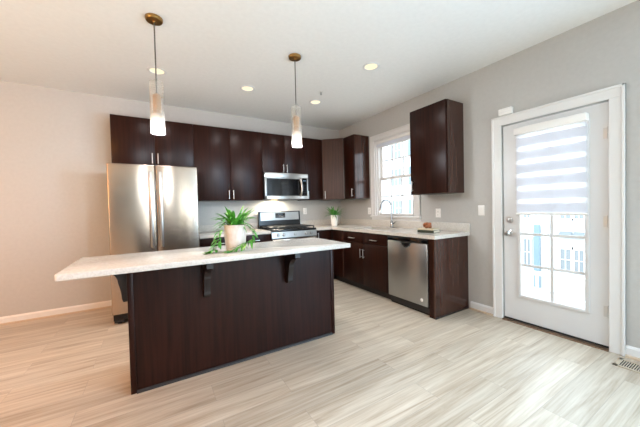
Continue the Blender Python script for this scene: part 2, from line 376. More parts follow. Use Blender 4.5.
bm = B(); lathe(bm, [(0.033, 0), (0.033, -0.008), (0.012, -0.012), (0.012, -0.035), (0.022, -0.04), (0.028, -0.05), (0.027, -0.062), (0.018, -0.072), (0.0, -0.074)], (x0, -3.062, 0.93), 'x')
obj('door_knob', bm, M_nickel, dr)
bm = B(); lathe(bm, [(0.032, 0), (0.032, -0.010), (0.026, -0.02), (0.0, -0.022)], (x0, -3.062, 1.066), 'x'); box(bm, x0-0.036, x0-0.018, -3.067, -3.057, 1.05, 1.082, bev=0.003)
obj('deadbolt', bm, M_nickel, dr)
for hz in (1.80, 1.07, 0.32):
    bm = B(); tube(bm, [(0.004, -3.807, hz-0.05), (0.004, -3.807, hz+0.05)], 0.007); box(bm, 0.008, 0.014, -3.812, -3.775, hz-0.045, hz+0.045)
    obj('hinge', bm, M_nickel, dr)
obj('door_sweep', box(B(), 0.008, 0.05, -3.806, -3.004, 0.016, 0.03), M_dark, dr, smooth=False)
bm = B(); prism(bm, [(0.14, 0.0), (-0.03, 0.0), (-0.025, 0.012), (0.0, 0.016), (0.14, 0.016)], 'y', DY0, DY1)
for v in bm.verts: pass
bmt = B(); prism(bmt, [(-0.035, 0.0), (0.14, 0.0), (0.14, 0.016), (0.0, 0.016), (-0.03, 0.010)], 'y', DY0+0.001, DY1-0.001); bm.free()
struct('trim_4', bmt, M_bronze)
def casing(bm, y0, y1, z0, z1, w, x=-0.02):
    # stepped flat casing around an opening: two legs and a head
    for a in ((y0-w, y0, z0, z1), (y1, y1+w, z0, z1), (y0-w, y1+w, z1, z1+w)): box(bm, x, 0.0, *a, bev=0.004)
    for a in ((y0-w, y0-w+0.02, z0, z1+w), (y1+w-0.02, y1+w, z0, z1+w), (y0-w, y1+w, z1+w-0.02, z1+w)): box(bm, x-0.008, 0.0, *a, bev=0.004)
bm = B(); casing(bm, DY0, DY1, 0, DZ, 0.094)
for a in ((DY0-0.001, DY0+0.012, 0, DZ), (DY1-0.012, DY1+0.001, 0, DZ)): box(bm, 0.058, T, *a)
struct('trim_5', bm, M_white)

# window over the sink
wn = struct_root('window_1', (0.0, (WY0+WY1)/2, WZ0))
bm = B(); casing(bm, WY0, WY1, WZ0-0.02, WZ1, 0.09)
obj('casing', bm, M_white, wn)
bm = B(); box(bm, -0.045, 0.06, WY0-0.10, WY1+0.10, WZ0-0.025, WZ0, bev=0.006); box(bm, -0.016, 0.0, WY0-0.09, WY1+0.09, WZ0-0.07, WZ0-0.025, bev=0.003)
obj('sill', bm, M_white, wn)
bm = B()
for a in ((WY0, WY0+0.02, WZ0, WZ1), (WY1-0.02, WY1, WZ0, WZ1), (WY0, WY1, WZ1-0.02, WZ1)): box(bm, 0.0, T, *a)
for a in ((WY0+0.02, WY0+0.045, WZ0, WZ1-0.02), (WY1-0.045, WY1-0.02, WZ0, WZ1-0.02)): box(bm, 0.03, T, *a, bev=0.003)
obj('jamb', bm, M_white, wn, smooth=False)
zm = 1.69
def sash(name, xa, xb, z0, z1):
    ya, yb = WY0+0.045, WY1-0.045; s = 0.04
    bm = B()
    for a in ((ya, ya+s, z0, z1), (yb-s, yb, z0, z1), (ya+s, yb-s, z0, z0+s), (ya+s, yb-s, z1-s, z1)): box(bm, xa, xb, *a, bev=0.004)
    so = obj(name, bm, M_white, wn)
    bm = B(); xm = (xa+xb)/2
    for k in (1, 2): y = ya+s+(yb-ya-2*s)*k/3; box(bm, xm-0.008, xm+0.008, y-0.008, y+0.008, z0+s, z1-s)
    zz = (z0+z1)/2; box(bm, xm-0.0072, xm+0.0072, ya+s, yb-s, zz-0.008, zz+0.008)
    obj('muntins', bm, M_white, so, smooth=False)
    obj('glass_pane', box(B(), xm-0.003, xm+0.003, ya+s-0.002, yb-s+0.002, z0+s-0.002, z1-s+0.002), M_glass, so, smooth=False)
sash('lower_sash', 0.045, 0.08, WZ0, zm+0.02)
sash('upper_sash', 0.085, 0.12, zm-0.02, WZ1-0.02)
wb = thing('window_blind', 'raised white cellular blind gathered at the top of the window above the sink', 'blind', (0.01, (WY0+WY1)/2, 2.2))
obj('headrail', box(B(), 0.002, 0.042, WY0+0.022, WY1-0.022, 2.262, WZ1-0.02, bev=0.006), M_plastic, wb)
bm = B()
for k in range(4): box(bm, 0.006, 0.04, WY0+0.024, WY1-0.024, 2.214+k*0.012, 2.225+k*0.012, bev=0.005)
obj('folded_cells', bm, M_shade, wb)
obj('bottom_rail', box(B(), 0.006, 0.04, WY0+0.024, WY1-0.024, 2.198, 2.213, bev=0.004), M_plastic, wb)

# zebra shade on the door
zb = thing('zebra_shade', 'white zebra roller shade with alternating sheer bands covering the upper door glass', 'blind', (0.0, -3.41, 1.12))
y0, y1 = -3.682, -3.140
obj('headrail', box(B(), -0.058, 0.011, y0-0.008, y1+0.008, 1.925, 1.995, bev=0.012), M_plastic, zb)
obj('bottom_rail', lathe(B(), [(0.011, 0), (0.011, y1-y0)], (-0.018, y0, 1.133), 'y', 16), M_plastic, zb)
n = 6; zt, zb0 = 1.93, 1.142; per = (zt-zb0)/n
bmo, bms = B(), B()
for k in range(n):
    a = zb0+k*per
    box(bmo, -0.0195, -0.0185, y0+0.004, y1-0.004, a, a+per*0.6); box(bmo, -0.0265, -0.0255, y0+0.004, y1-0.004, a+0.012, a+per*0.6+0.012)
    box(bms, -0.0192, -0.0188, y0+0.004, y1-0.004, a+per*0.6, a+per)
obj('fabric_bands', bmo, M_shade, zb, smooth=False); obj('sheer_bands', bms, M_sheer, zb, smooth=False)
for yy in (y0+0.0, y1-0.01): pass

sn = thing('door_sensor', 'small white door contact sensor stuck on top of the door casing', 'sensor', (-0.02, -3.05, 2.16))
obj('body', box(B(), -0.045, -0.0005, -3.115, -2.985, 2.162, 2.232, bev=0.008), M_plastic, sn)
obj('cover_line', box(B(), -0.047, -0.044, -3.105, -2.995, 2.19, 2.193), M_white, sn, smooth=False)

# ------------------------------------------------------------------ outdoors: deck, railing, neighbour houses
M_siding = noise_mat('white_siding', (1, 1, 30), [(0.3, C('#BFC3C6')), (0.7, C('#CDD0D2'))], 0.7)
M_deck = noise_mat('pale_deck_boards', (30, 2, 2), [(0.3, C('#C9C7C3')), (0.7, C('#DAD8D4'))], 0.7)
M_shut = noise_mat('blue_grey_paint', (8, 8, 60), [(0.3, C('#6E828D')), (0.7, C('#7D929D'))], 0.6)
M_pane = mat('grey_window_pane', '#7F868A', 0.3)
struct('terrain', box(B(), 0.2, 45, -30, 60, -4.6, -4.3), M_deck)
dk = struct('deck', box(B(), T+0.001, 1.45, -5.2, -1.9, -0.2, -0.03), M_deck)
rl = thing('deck_railing', 'white balustrade seen through the lower door glass', 'railing', (1.4, -3.5, -0.03))
bm = B(); box(bm, 1.37, 1.43, -5.2, -1.9, 0.22, 0.27); box(bm, 1.38, 1.42, -5.2, -1.9, -0.0, 0.04); obj('rail', bm, M_white, rl, smooth=False)
for k in range(26): obj('baluster', box(B(), 1.385, 1.415, -5.15+k*0.125, -5.12+k*0.125, 0.04, 0.22), M_white, rl, smooth=False)
hs = thing('neighbour_house', 'white clapboard town house across the way, seen through door and window glass', 'house', (20.0, 15.0, -4.3))
HX = 18.0
bm = B(); box(bm, HX, HX+6, -12, 46, -4.3, 8.5)
for k in range(70):
    z = -4.3+k*0.18; prism(bm, [(HX, z), (HX-0.03, z), (HX, z+0.17)], 'y', -12, 46)
obj('wall', bm, M_siding, hs, smooth=False)
def hwin(y, z, wd, hh, shut=0):
    bm = B()
    for q in ((y-wd/2-0.08, y-wd/2, z, z+hh), (y+wd/2, y+wd/2+0.08, z, z+hh), (y-wd/2-0.12, y+wd/2+0.12, z+hh, z+hh+0.14), (y-wd/2-0.12, y+wd/2+0.12, z-0.1, z), (y-0.02, y+0.02, z, z+hh), (y-wd/2, y+wd/2, z+hh/2-0.02, z+hh/2+0.02)): box(bm, HX-0.12, HX, *q)
    f = obj('window', bm, M_white, hs, smooth=False)
    obj('pane', box(B(), HX-0.07, HX-0.05, y-wd/2, y+wd/2, z, z+hh), M_pane, f, smooth=False)
    if shut: obj('shutter', box(B(), HX-0.10, HX-0.04, y+shut*(wd/2+0.28)-0.16, y+shut*(wd/2+0.28)+0.16, z-0.05, z+hh+0.05), M_shut, hs, smooth=False)
for y in (-9.5, -6.5, -3.2, -1.0, 2.22, 1.60, 4.22, 6.4, 8.6, 11, 13.2, 15.4, 18.2, 20.4, 22.8, 25.5, 28, 30.5, 33):
    near = y in (2.22, 1.60, 4.22)
    wd = {2.22: 0.5, 1.60: 0.42, 4.22: 0.36}.get(y, 0.9)
    for z, hh in ((-2.85, 1.25 if near and y < 4 else 1.7), (0.25, 1.5), (3.3, 1.6), (6.0, 1.5)): hwin(y, z, wd, hh, 0 if near else (1 if int(abs(y)) % 2 else 0))
    if near and y < 4: obj('awning', prism(B(), [(HX, -0.55), (HX-0.35, -0.82), (HX-0.35, -0.88), (HX, -0.88)], 'y', y-wd/2-0.05, y+wd/2+0.05), M_pane, hs, smooth=False)
obj('bay_panel', box(B(), HX-0.12, HX-0.04, 3.50, 3.84, -4.25, -0.2), M_shut, hs, smooth=False)
for y in (0.6, 2.95, 5.0):
    obj('porch_column', box(B(), HX-0.9, HX-0.7, y-0.1, y+0.1, -4.3, 0.0), M_white, hs, smooth=False)

# ------------------------------------------------------------------ cabinets
CT, CB = 0.914, 0.874           # counter top and underside
UB, UT, UD = 1.379, 2.444, -0.329
def pull(name, p0, p1, out, parent, r=0.006):
    # bar pull between two posts, standing off the face by `out`
    p0, p1, out = Vector(p0), Vector(p1), Vector(out); bm = B(); d = (p1-p0).normalized()
    tube(bm, [p0+out, p1+out], r)
    for q in (p0+d*0.015, p1-d*0.015): tube(bm, [q, q+out], r*0.8, 8)
    return obj(name, bm, M_nickel, parent)
def door_leaf(name, x0, x1, y0, y1, z0, z1, parent, m=None):
    return obj(name, box(B(), x0, x1, y0, y1, z0, z1, bev=0.0025), m or M_cab, parent)
G = 0.002
def upper_back(x0, x1, z0, z1, doors, label, hz, group=None):
    t = thing('wall_cabinet', label, 'cabinet', ((x0+x1)/2, -0.16, z0), group)
    obj('body', box(B(), x0+0.001, x1-0.001, UD+0.020, -0.001, z0, z1), M_cabin, t, smooth=False)
    wd = (x1-x0)/doors
    for k in range(doors):
        a, b = x0+k*wd+G, x0+(k+1)*wd-G
        d = door_leaf('door', a, b, UD, UD+0.019, z0+0.002, z1-0.001, t)
        if doors == 2: hx = b-0.03 if k == 0 else a+0.03
        else: hx = a+0.035
        pull('handle', (hx, UD, hz), (hx, UD, hz+0.13), (0, -0.028, 0), d)
    return t
UX = [-3.628, -2.702, -1.7146, -0.9526, -0.612]
upper_back(UX[0], UX[1], 1.847, UT, 2, 'short two-door espresso wall cabinet above the refrigerator', 1.865)
upper_back(UX[1], UX[2], UB, UT, 2, 'tall two-door espresso wall cabinet between refrigerator and microwave', 1.40)
upper_back(UX[2], UX[3], 1.815, UT, 2, 'short two-door espresso wall cabinet directly above the microwave', 1.83)
upper_back(UX[3], UX[4], UB, UT, 1, 'narrow single-door espresso wall cabinet just right of the microwave', 1.40)
# diagonal corner cabinet
t = thing('wall_cabinet', 'diagonal espresso corner wall cabinet above the white vase of leaves', 'cabinet', (-0.25, -0.25, UB))
q = 0.02
obj('body', prism(B(), [(-0.001, -0.001), (-0.609, -0.001), (-0.609, UD+q), (UD+q, -0.598), (-0.001, -0.598)], 'z', UB, UT), M_cabin, t, smooth=False)
a, b = Vector((-0.607, UD+0.004, 0)), Vector((UD+0.004, -0.594, 0)); dv = (b-a).normalized(); nv = Vector((-dv.y, dv.x, 0)); nv = -nv if nv.dot(Vector((-1, -1, 0))) < 0 else nv
p = [a+dv*0.012, b-dv*0.012, b-dv*0.012+nv*0.019, a+dv*0.012+nv*0.019]
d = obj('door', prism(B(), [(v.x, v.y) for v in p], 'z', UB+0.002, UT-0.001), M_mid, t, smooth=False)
hp = a+dv*0.05+nv*0.019
pull('handle', (hp.x, hp.y, 1.40), (hp.x, hp.y, 1.53), nv*0.028, d)
# right wall uppers
def upper_right(y0, y1, label, near):
    t = thing('wall_cabinet', label, 'cabinet', (-0.16, (y0+y1)/2, UB))
    obj('body', box(B(), UD+0.020, -0.001, y0, y1, UB, UT), M_cabin, t, smooth=False)
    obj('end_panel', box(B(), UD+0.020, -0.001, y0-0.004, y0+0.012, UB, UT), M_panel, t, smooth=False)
    d = door_leaf('door', UD, UD+0.019, y0+G, y1-G, UB+0.002, UT-0.001, t)
    hy = y0+0.04 if near else y1-0.04
    pull('handle', (UD, hy, 1.42), (UD, hy, 1.55), (-0.028, 0, 0), d)
upper_right(-0.874, -0.599, 'narrow glossy espresso wall cabinet left of the window', True)
upper_right(-2.57, -2.051, 'single large espresso wall cabinet right of the window, above the books', False)

# base cabinets
FY, FX = -0.62, -0.62
t = thing('base_cabinet', 'espresso base cabinet between refrigerator and range', 'cabinet', (-2.21, -0.3, 0))
bx0, bx1 = -2.70, -1.722
obj('body', box(B(), bx0, bx1, FY+0.02, -0.002, 0.1, CB), M_cabin, t, smooth=False)
obj('toe_kick', box(B(), bx0, bx1, FY+0.08, -0.05, 0, 0.1), M_cabin, t, smooth=False)
for k in range(2):
    a, b = bx0+k*0.489+G, bx0+(k+1)*0.489-G
    d = door_leaf('drawer', a, b, FY, FY+0.019, 0.72, CB-0.012, t); pull('handle', ((a+b)/2-0.07, FY, 0.79), ((a+b)/2+0.07, FY, 0.79), (0, -0.028, 0), d)
    d = door_leaf('door', a, b, FY, FY+0.019, 0.105, 0.712, t); hx = b-0.035 if k == 0 else a+0.035
    pull('handle', (hx, FY, 0.55), (hx, FY, 0.68), (0, -0.028, 0), d)
t = thing('base_cabinet', 'espresso corner base cabinet right of the range, below the white vase', 'cabinet', (-0.5, -0.4, 0))
obj('body', prism(B(), [(-0.946, -0.002), (-0.946, FY+0.02), (FX+0.02, FY+0.02), (FX+0.02, -0.905), (-0.002, -0.905), (-0.002, -0.002)], 'z', 0.1, CB), M_cabin, t, smooth=False)
obj('toe_kick', prism(B(), [(-0.946, -0.05), (-0.946, FY+0.08), (FX+0.08, FY+0.08), (FX+0.08, -0.905), (-0.05, -0.905), (-0.05, -0.05)], 'z', 0, 0.1), M_cabin, t, smooth=False)
d = door_leaf('door', -0.944, FX-0.022, FY, FY+0.019, 0.105, CB-0.012, t); pull('handle', (-0.91, FY, 0.70), (-0.91, FY, 0.83), (0, -0.028, 0), d)
door_leaf('filler_panel', FX, FX+0.019, -0.903, FY+0.0, 0.105, CB-0.012, t)
t = thing('base_cabinet', 'espresso sink base cabinet with two false drawer fronts and two doors under the window', 'cabinet', (-0.3, -1.41, 0))
sy0, sy1 = -1.915, -0.907
bm = B(); box(bm, FX+0.02, -0.002, sy0, sy0+0.018, 0.1, CB); box(bm, FX+0.02, -0.002, sy1-0.018, sy1, 0.1, CB); box(bm, FX+0.02, -0.002, sy0, sy1, 0.1, 0.118); box(bm, -0.012, -0.002, sy0, sy1, 0.1, CB); box(bm, FX+0.02, FX+0.04, sy0, sy1, 0.1, CB)
obj('body', bm, M_cabin, t, smooth=False)
obj('toe_kick', box(B(), FX+0.08, FX+0.10, sy0, sy1, 0, 0.1), M_cabin, t, smooth=False)
obj('filler_strip', box(B(), FX-0.001, FX+0.018, sy1-0.022, sy1-0.002, 0.105, CB-0.008, bev=0.002), M_panel, t)
sm = -1.41
for k, (a, b) in enumerate(((sm+G, sy1-0.025), (sy0+0.012, sm-G))):
    d = door_leaf('drawer_front', FX, FX+0.019, a, b, 0.715, CB-0.012, t); ym = (a+b)/2
    pull('handle', (FX, ym-0.07, 0.775), (FX, ym+0.07, 0.775), (-0.028, 0, 0), d)
    d = door_leaf('door', FX, FX+0.019, a, b, 0.105, 0.708, t); hy = a+0.03 if k == 0 else b-0.03
    pull('handle', (FX, hy, 0.50), (FX, hy, 0.63), (-0.028, 0, 0), d)
# dishwasher
t = thing('dishwasher', 'stainless steel dishwasher with pocket handle between sink cabinet and end panel', 'dishwasher', (-0.3, -2.23, 0))
dy0, dy1 = -2.532, -1.922
obj('tub', box(B(), FX+0.03, -0.05, dy0, dy1, 0.02, CB-0.01), M_dark, t, smooth=False)
obj('control_strip', box(B(), FX-0.006, FX+0.03, dy0+0.002, dy1-0.002, 0.812, CB-0.012, bev=0.004), M_bglass, t)
obj('door_panel', box(B(), FX-0.012, FX+0.03, dy0+0.003, dy1-0.003, 0.105, 0.808, bev=0.008), M_steeld, t)
bm = B()
prism(bm, [(dy0+0.23+0.0, 0.802), (dy0+0.245, 0.770), (dy0+0.275, 0.752), (dy0+0.335, 0.752), (dy0+0.365, 0.770), (dy0+0.38, 0.802)], 'x', FX-0.0135, FX-0.011)
obj('handle_pocket', bm, M_black, t, smooth=False)
bm = B(); cpts = [(FX-0.016, dy0+0.225, 0.806), (FX-0.016, dy0+0.242, 0.770), (FX-0.016, dy0+0.273, 0.749), (FX-0.016, dy0+0.305, 0.744), (FX-0.016, dy0+0.337, 0.749), (FX-0.016, dy0+0.368, 0.770), (FX-0.016, dy0+0.385, 0.806)]
tube(bm, cpts, 0.006, 8); obj('handle_lip', bm, M_chrome, t)
bm = B(); lathe(bm, [(0.019, 0), (0.019, -0.003), (0.0, -0.0035)], (FX-0.0122, dy0+0.085, 0.17), 'x', 20); lathe(bm, [(0.014, -0.003), (0.014, -0.005), (0.0, -0.0052)], (FX-0.0122, dy0+0.085, 0.17), 'x', 20)
obj('round_badge', bm, M_plastic, t)
obj('kick_plate', box(B(), FX+0.04, FX+0.055, dy0, dy1, 0.0, 0.1), M_black, t, smooth=False)
# end panel
t = thing('cabinet_end_panel', 'tall brown wood panel closing the counter run beside the dishwasher', 'panel', (-0.31, -2.575, 0))
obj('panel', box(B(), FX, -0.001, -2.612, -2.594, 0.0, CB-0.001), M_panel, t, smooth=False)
obj('front_filler', box(B(), FX, FX+0.02, -2.594, -2.538, 0.0, CB-0.001), M_cab, t, smooth=False)
obj('shoe_moulding', box(B(), FX-0.004, -0.016, -2.622, -2.612, 0.0, 0.022, bev=0.004), M_cabin, t)

# worktops
t = thing('worktop', 'white speckled quartz worktop left of the range, with low backsplash', 'worktop', (-2.21, -0.3, CB))
obj('slab', box(B(), -2.702, -1.720, -0.65, -0.001, CB, CT, bev=0.004), M_quartz, t)
obj('backsplash', box(B(), -2.702, -1.720, -0.022, -0.001, CT, 1.016, bev=0.003), M_quartz, t)
t = thing('worktop', 'white speckled quartz L-shaped worktop running from the range under the window', 'worktop', (-0.4, -1.3, CB))
SX0, SX1, SY0, SY1 = -0.50, -0.14, -1.76, -1.06        # sink cut-out
bm = B()
box(bm, -0.948, -0.65, -0.65, -0.001, CB, CT); box(bm, -0.65, -0.001, SY1, -0.001, CB, CT)
box(bm, -0.65, SX0, SY0, SY1, CB, CT); box(bm, SX1, -0.001, SY0, SY1, CB, CT); box(bm, -0.65, -0.001, -2.642, SY0, CB, CT)
obj('slab', bm, M_quartz, t, smooth=False)
bm = B(); box(bm, -0.948, -0.001, -0.022, -0.001, CT, 1.016, bev=0.003); box(bm, -0.022, -0.001, -2.642, -0.022, CT, 1.016, bev=0.003)
obj('backsplash', bm, M_quartz, t)
# sink and faucet
t = thing('kitchen_sink', 'undermount stainless steel sink set in the worktop under the window', 'sink', (-0.32, -1.41, 0.7))
bm = B(); zz = 0.70
box(bm, SX0-0.012, SX0, SY0-0.012, SY1+0.012, zz, CB-0.001); box(bm, SX1, SX1+0.012, SY0-0.012, SY1+0.012, zz, CB-0.001)
box(bm, SX0, SX1, SY0-0.012, SY0, zz, CB-0.001); box(bm, SX0, SX1, SY1, SY1+0.012, zz, CB-0.001); box(bm, SX0-0.012, SX1+0.012, SY0-0.012, SY1+0.012, zz-0.012, zz)
obj('bowl', bm, M_sink, t, smooth=False)
obj('drain', lathe(B(), [(0.045, 0), (0.045, 0.004), (0.0, 0.002)], (-0.32, -1.41, zz)), M_chrome, t)
fyy = -1.47; fx = -0.095
t = thing('kitchen_faucet', 'chrome gooseneck pull-down faucet standing behind the sink', 'faucet', (fx, fyy, CT))
obj('base', lathe(B(), [(0.028, 0), (0.028, 0.006), (0.021, 0.012), (0.020, 0.09), (0.014, 0.10), (0.0, 0.10)], (fx, fyy, CT)), M_chrome, t)
pts = [(fx, fyy, CT+0.09), (fx, fyy, CT+0.32)]
for k in range(1, 13):
    a = PI*k/12*0.93; pts.append((fx-0.10+0.10*math.cos(a), fyy+0.015*k/12, CT+0.32+0.10*math.sin(a)))
obj('spout', tube(B(), pts, 0.0115, 14), M_chrome, t)
e = Vector(pts[-1]); obj('spray_head', tube(B(), [e, e+Vector((-0.004, 0, -0.03)), e+Vector((-0.012, 0.002, -0.105))], [0.013, 0.016, 0.018], 14), M_chrome, t)
obj('lever', tube(B(), [(fx, fyy-0.018, CT+0.06), (fx, fyy-0.045, CT+0.065), (fx+0.0, fyy-0.10, CT+0.10)], [0.012, 0.009, 0.006], 10), M_chrome, t)

# ------------------------------------------------------------------ refrigerator
t = thing('refrigerator', 'stainless steel french-door refrigerator against the left of the cabinets', 'refrigerator', (-3.174, -0.42, 0))
rx0, rx1, ry, rz = -3.628, -2.722, -0.80, 1.78
obj('body', box(B(), rx0+0.006, rx1-0.006, -0.735, -0.04, 0.03, rz-0.015, bev=0.004), mat('grey_fridge_side', '#8B8783', 0.4, 0.6), t)
rm = (rx0+rx1)/2
for s, (a, b) in (('l', (rx0, rm-0.003)), ('r', (rm+0.003, rx1))):
    d = obj('door', box(B(), a, b, ry, -0.74, 0.74, rz, bev=0.012, seg=3), M_steel, t)
    hx = b-0.045 if s == 'l' else a+0.045
    bm = B(); box(bm, hx-0.016, hx+0.016, ry-0.060, ry-0.042, 0.83, 1.70, bev=0.007)
    for z in (0.87, 1.66): box(bm, hx-0.010, hx+0.010, ry-0.045, ry+0.002, z-0.02, z+0.02, bev=0.004)
    obj('handle', bm, M_steel2, d)
d = obj('freezer_drawer', box(B(), rx0, rx1, ry, -0.74, 0.115, 0.733, bev=0.012, seg=3), M_steel, t)
bm = B(); box(bm, rx0+0.08, rx1-0.08, ry-0.06, ry-0.042, 0.645, 0.677, bev=0.007)
for x in (rx0+0.12, rx1-0.12): box(bm, x-0.02, x+0.02, ry-0.045, ry+0.002, 0.651, 0.671, bev=0.004)
obj('handle', bm, M_steel2, d)
bm = B(); box(bm, rx0+0.01, rx1-0.01, -0.775, -0.70, 0.045, 0.105)
obj('base_grille', bm, M_black, t, smooth=False)
for x in (rx0+0.06, rx1-0.06): bm = B(); lathe(bm, [(0.022, 0), (0.022, 0.05)], (x, -0.72, 0)); box(bm, x-0.045, x+0.045, -0.77, -0.70, 0.02, 0.05); obj('levelling_foot', bm, M_dark, t)

# ------------------------------------------------------------------ range
t = thing('gas_range', 'stainless steel gas range with black cooktop grates below the microwave', 'stove', (-1.334, -0.35, 0))
gx0, gx1 = -1.7146, -0.9526
obj('body', box(B(), gx0, gx1, -0.63, -0.025, 0.03, 0.89), M_black, t, smooth=False)
obj('cooktop', box(B(), gx0-0.002, gx1+0.002, -0.655, -0.09, 0.89, 0.922, bev=0.008), M_black, t)
bm = B(); prism(bm, [(-0.09, 0.922), (-0.09, 0.975), (-0.075, 1.195), (-0.025, 1.195), (-0.025, 0.90), (-0.09, 0.90)], 'x', gx0+0.002, gx1-0.002)
bgd = obj('backguard', bm, M_black, t, smooth=False)
def ongd(z): return -0.09+0.015*(z-0.975)/0.22
bm = B(); prism(bm, [(ongd(1.045)-0.004, 1.045), (ongd(1.182)-0.004, 1.182), (ongd(1.182), 1.182), (ongd(1.045), 1.045)], 'x', gx0+0.03, gx1-0.03)
obj('steel_panel', bm, M_steel2, bgd, smooth=False)
xm = (gx0+gx1)/2
bm = B(); prism(bm, [(ongd(1.085)-0.007, 1.085), (ongd(1.165)-0.007, 1.165), (ongd(1.165)-0.004, 1.165), (ongd(1.085)-0.004, 1.085)], 'x', xm-0.09, xm+0.09)
obj('display', bm, M_bglass, bgd, smooth=False)
bm = B()
for dx, wdt in ((-0.03, 0.014), (-0.008, 0.014), (0.018, 0.014), (0.038, 0.014)):
    for z in (1.132, 1.145): box(bm, xm+dx-wdt/2, xm+dx+wdt/2, ongd(1.14)-0.0085, ongd(1.14)-0.0065, z, z+0.003)
    box(bm, xm+dx+wdt/2-0.003, xm+dx+wdt/2, ongd(1.14)-0.0085, ongd(1.14)-0.0065, 1.132, 1.148)
obj('clock_digits', bm, M_clock, bgd, smooth=False)
bm = B()
for r in (1.098, 1.112):
    for k in range(6): box(bm, xm-0.075+k*0.027, xm-0.06+k*0.027, ongd(r)-0.0085, ongd(r)-0.0065, r, r+0.006)
obj('touch_buttons', bm, mat('grey_button_print', '#7E8288', 0.5), bgd, smooth=False)
bm = B(); prism(bm, [(-0.63, 0.79), (-0.668, 0.80), (-0.655, 0.889), (-0.63, 0.889)], 'x', gx0, gx1)
cp = obj('control_panel', bm, M_steel2, t, smooth=False)
for k, fr in enumerate((0.13, 0.25, 0.5, 0.75, 0.87)):
    kx = gx0+fr*(gx1-gx0); bm = B()
    lathe(bm, [(0.027, 0), (0.027, -0.006), (0.021, -0.010), (0.019, -0.03), (0.0, -0.032)], (kx, -0.661, 0.845), 'y', 20); box(bm, kx-0.004, kx+0.004, -0.70, -0.69, 0.828, 0.862, bev=0.002)
    obj('knob', bm, M_knobsteel if k != 2 else M_knobsteel, cp)
obj('oven_door', box(B(), gx0+0.003, gx1-0.003, -0.668, -0.632, 0.215, 0.782, bev=0.008), M_steel, t)
obj('oven_window', box(B(), gx0+0.12, gx1-0.12, -0.670, -0.6675, 0.33, 0.66), M_bglass, t, smooth=False)
bm = B(); tube(bm, [(gx0+0.05, -0.715, 0.735), (gx1-0.05, -0.715, 0.735)], 0.012)
for x in (gx0+0.08, gx1-0.08): tube(bm, [(x, -0.666, 0.735), (x, -0.715, 0.735)], 0.009, 8)
obj('oven_handle', bm, M_steel2, t)
obj('storage_drawer', box(B(), gx0+0.003, gx1-0.003, -0.666, -0.632, 0.06, 0.208, bev=0.008), M_steel, t)
bm = B(); box(bm, gx0+0.05, gx1-0.05, -0.6, -0.06, 0.0, 0.03); obj('plinth', bm, M_black, t, smooth=False)
for k in range(3):
    a = gx0+0.02+k*0.243; b = a+0.236; bm = B()
    for x in (a+0.006, b-0.006): box(bm, x-0.006, x+0.006, -0.62, -0.12, 0.945, 0.96, bev=0.003)
    for y in (-0.614, -0.49, -0.37, -0.25, -0.126): box(bm, a, b, y-0.006, y+0.006, 0.945, 0.96, bev=0.003)
    box(bm, (a+b)/2-0.006, (a+b)/2+0.006, -0.62, -0.12, 0.946, 0.962, bev=0.003)
    for x in (a+0.006, b-0.006):
        for y in (-0.614, -0.126): box(bm, x-0.007, x+0.007, y-0.007, y+0.007, 0.921, 0.95)
    obj('grate', bm, M_iron, t)
for x, y in ((gx0+0.14, -0.49), (gx0+0.14, -0.24), (xm, -0.36), (gx1-0.14, -0.49), (gx1-0.14, -0.24)):
    obj('burner', lathe(B(), [(0.05, 0), (0.048, 0.008), (0.036, 0.010), (0.036, 0.018), (0.0, 0.02)], (x, y, 0.9215)), M_iron, t)

# ------------------------------------------------------------------ microwave
t = thing('microwave', 'stainless steel over-the-range microwave with dark glass door', 'microwave', (-1.334, -0.2, 1.39))
mz0, mz1 = 1.392, 1.812
obj('case', box(B(), gx0, gx1, -0.385, -0.002, mz0, mz1), M_dark, t, smooth=False)
fz = -0.414
bm = B(); box(bm, gx0, gx1, fz, -0.386, mz1-0.072, mz1-0.001, bev=0.005); obj('top_vent_panel', bm, M_steel2, t)
bm = B()
box(bm, gx0, gx1-0.105, fz, -0.386, mz0+0.001, mz0+0.055, bev=0.004); box(bm, gx0, gx0+0.035, fz, -0.386, mz0+0.001, mz1-0.074, bev=0.004)
box(bm, gx0, gx1-0.105, fz, -0.386, mz1-0.090, mz1-0.074, bev=0.003)
d = obj('door_frame', bm, M_steel2, t)
obj('door_glass', box(B(), gx0+0.03, gx1-0.105, fz+0.004, -0.386, mz0+0.05, mz1-0.08), M_bglass, d, smooth=False)
bm = B(); hx = gx1-0.145
tube(bm, [(hx, fz+0.004, mz0+0.05), (hx, fz-0.028, mz0+0.085), (hx+0.006, fz-0.038, mz0+0.14), (hx+0.008, fz-0.042, mz0+0.19), (hx+0.006, fz-0.038, mz0+0.24), (hx, fz-0.028, mz0+0.295), (hx, fz+0.004, mz0+0.33)], 0.017, 12)
obj('handle', bm, M_steel2, d)
bm = B(); box(bm, gx1-0.103, gx1, fz, -0.386, mz0+0.001, mz0+0.055, bev=0.004); box(bm, gx1-0.02, gx1, fz, -0.386, mz0+0.05, mz1-0.074, bev=0.003); obj('side_trim', bm, M_steel2, t)
cpn = obj('control_panel', box(B(), gx1-0.103, gx1-0.021, fz+0.002, -0.386, mz0+0.054, mz1-0.076), M_bglass, t, smooth=False)
bm = B()
for k in range(3): box(bm, gx1-0.092+k*0.02, gx1-0.079+k*0.02, fz+0.0005, fz+0.002, mz1-0.125, mz1-0.105)
obj('clock_digits', bm, M_clock, cpn, smooth=False)
bm = B()
for r in range(6):
    for k in range(3): box(bm, gx1-0.094+k*0.022, gx1-0.082+k*0.022, fz+0.0008, fz+0.002, mz0+0.08+r*0.03, mz0+0.085+r*0.03)
obj('touch_buttons', bm, mat('pale_button_print', '#5A5E64', 0.5), cpn, smooth=False)
obj('cooktop_lamp', box(B(), -1.50, -1.40, -0.16, -0.10, mz0-0.006, mz0-0.0005, bev=0.002), M_mwlens, t)
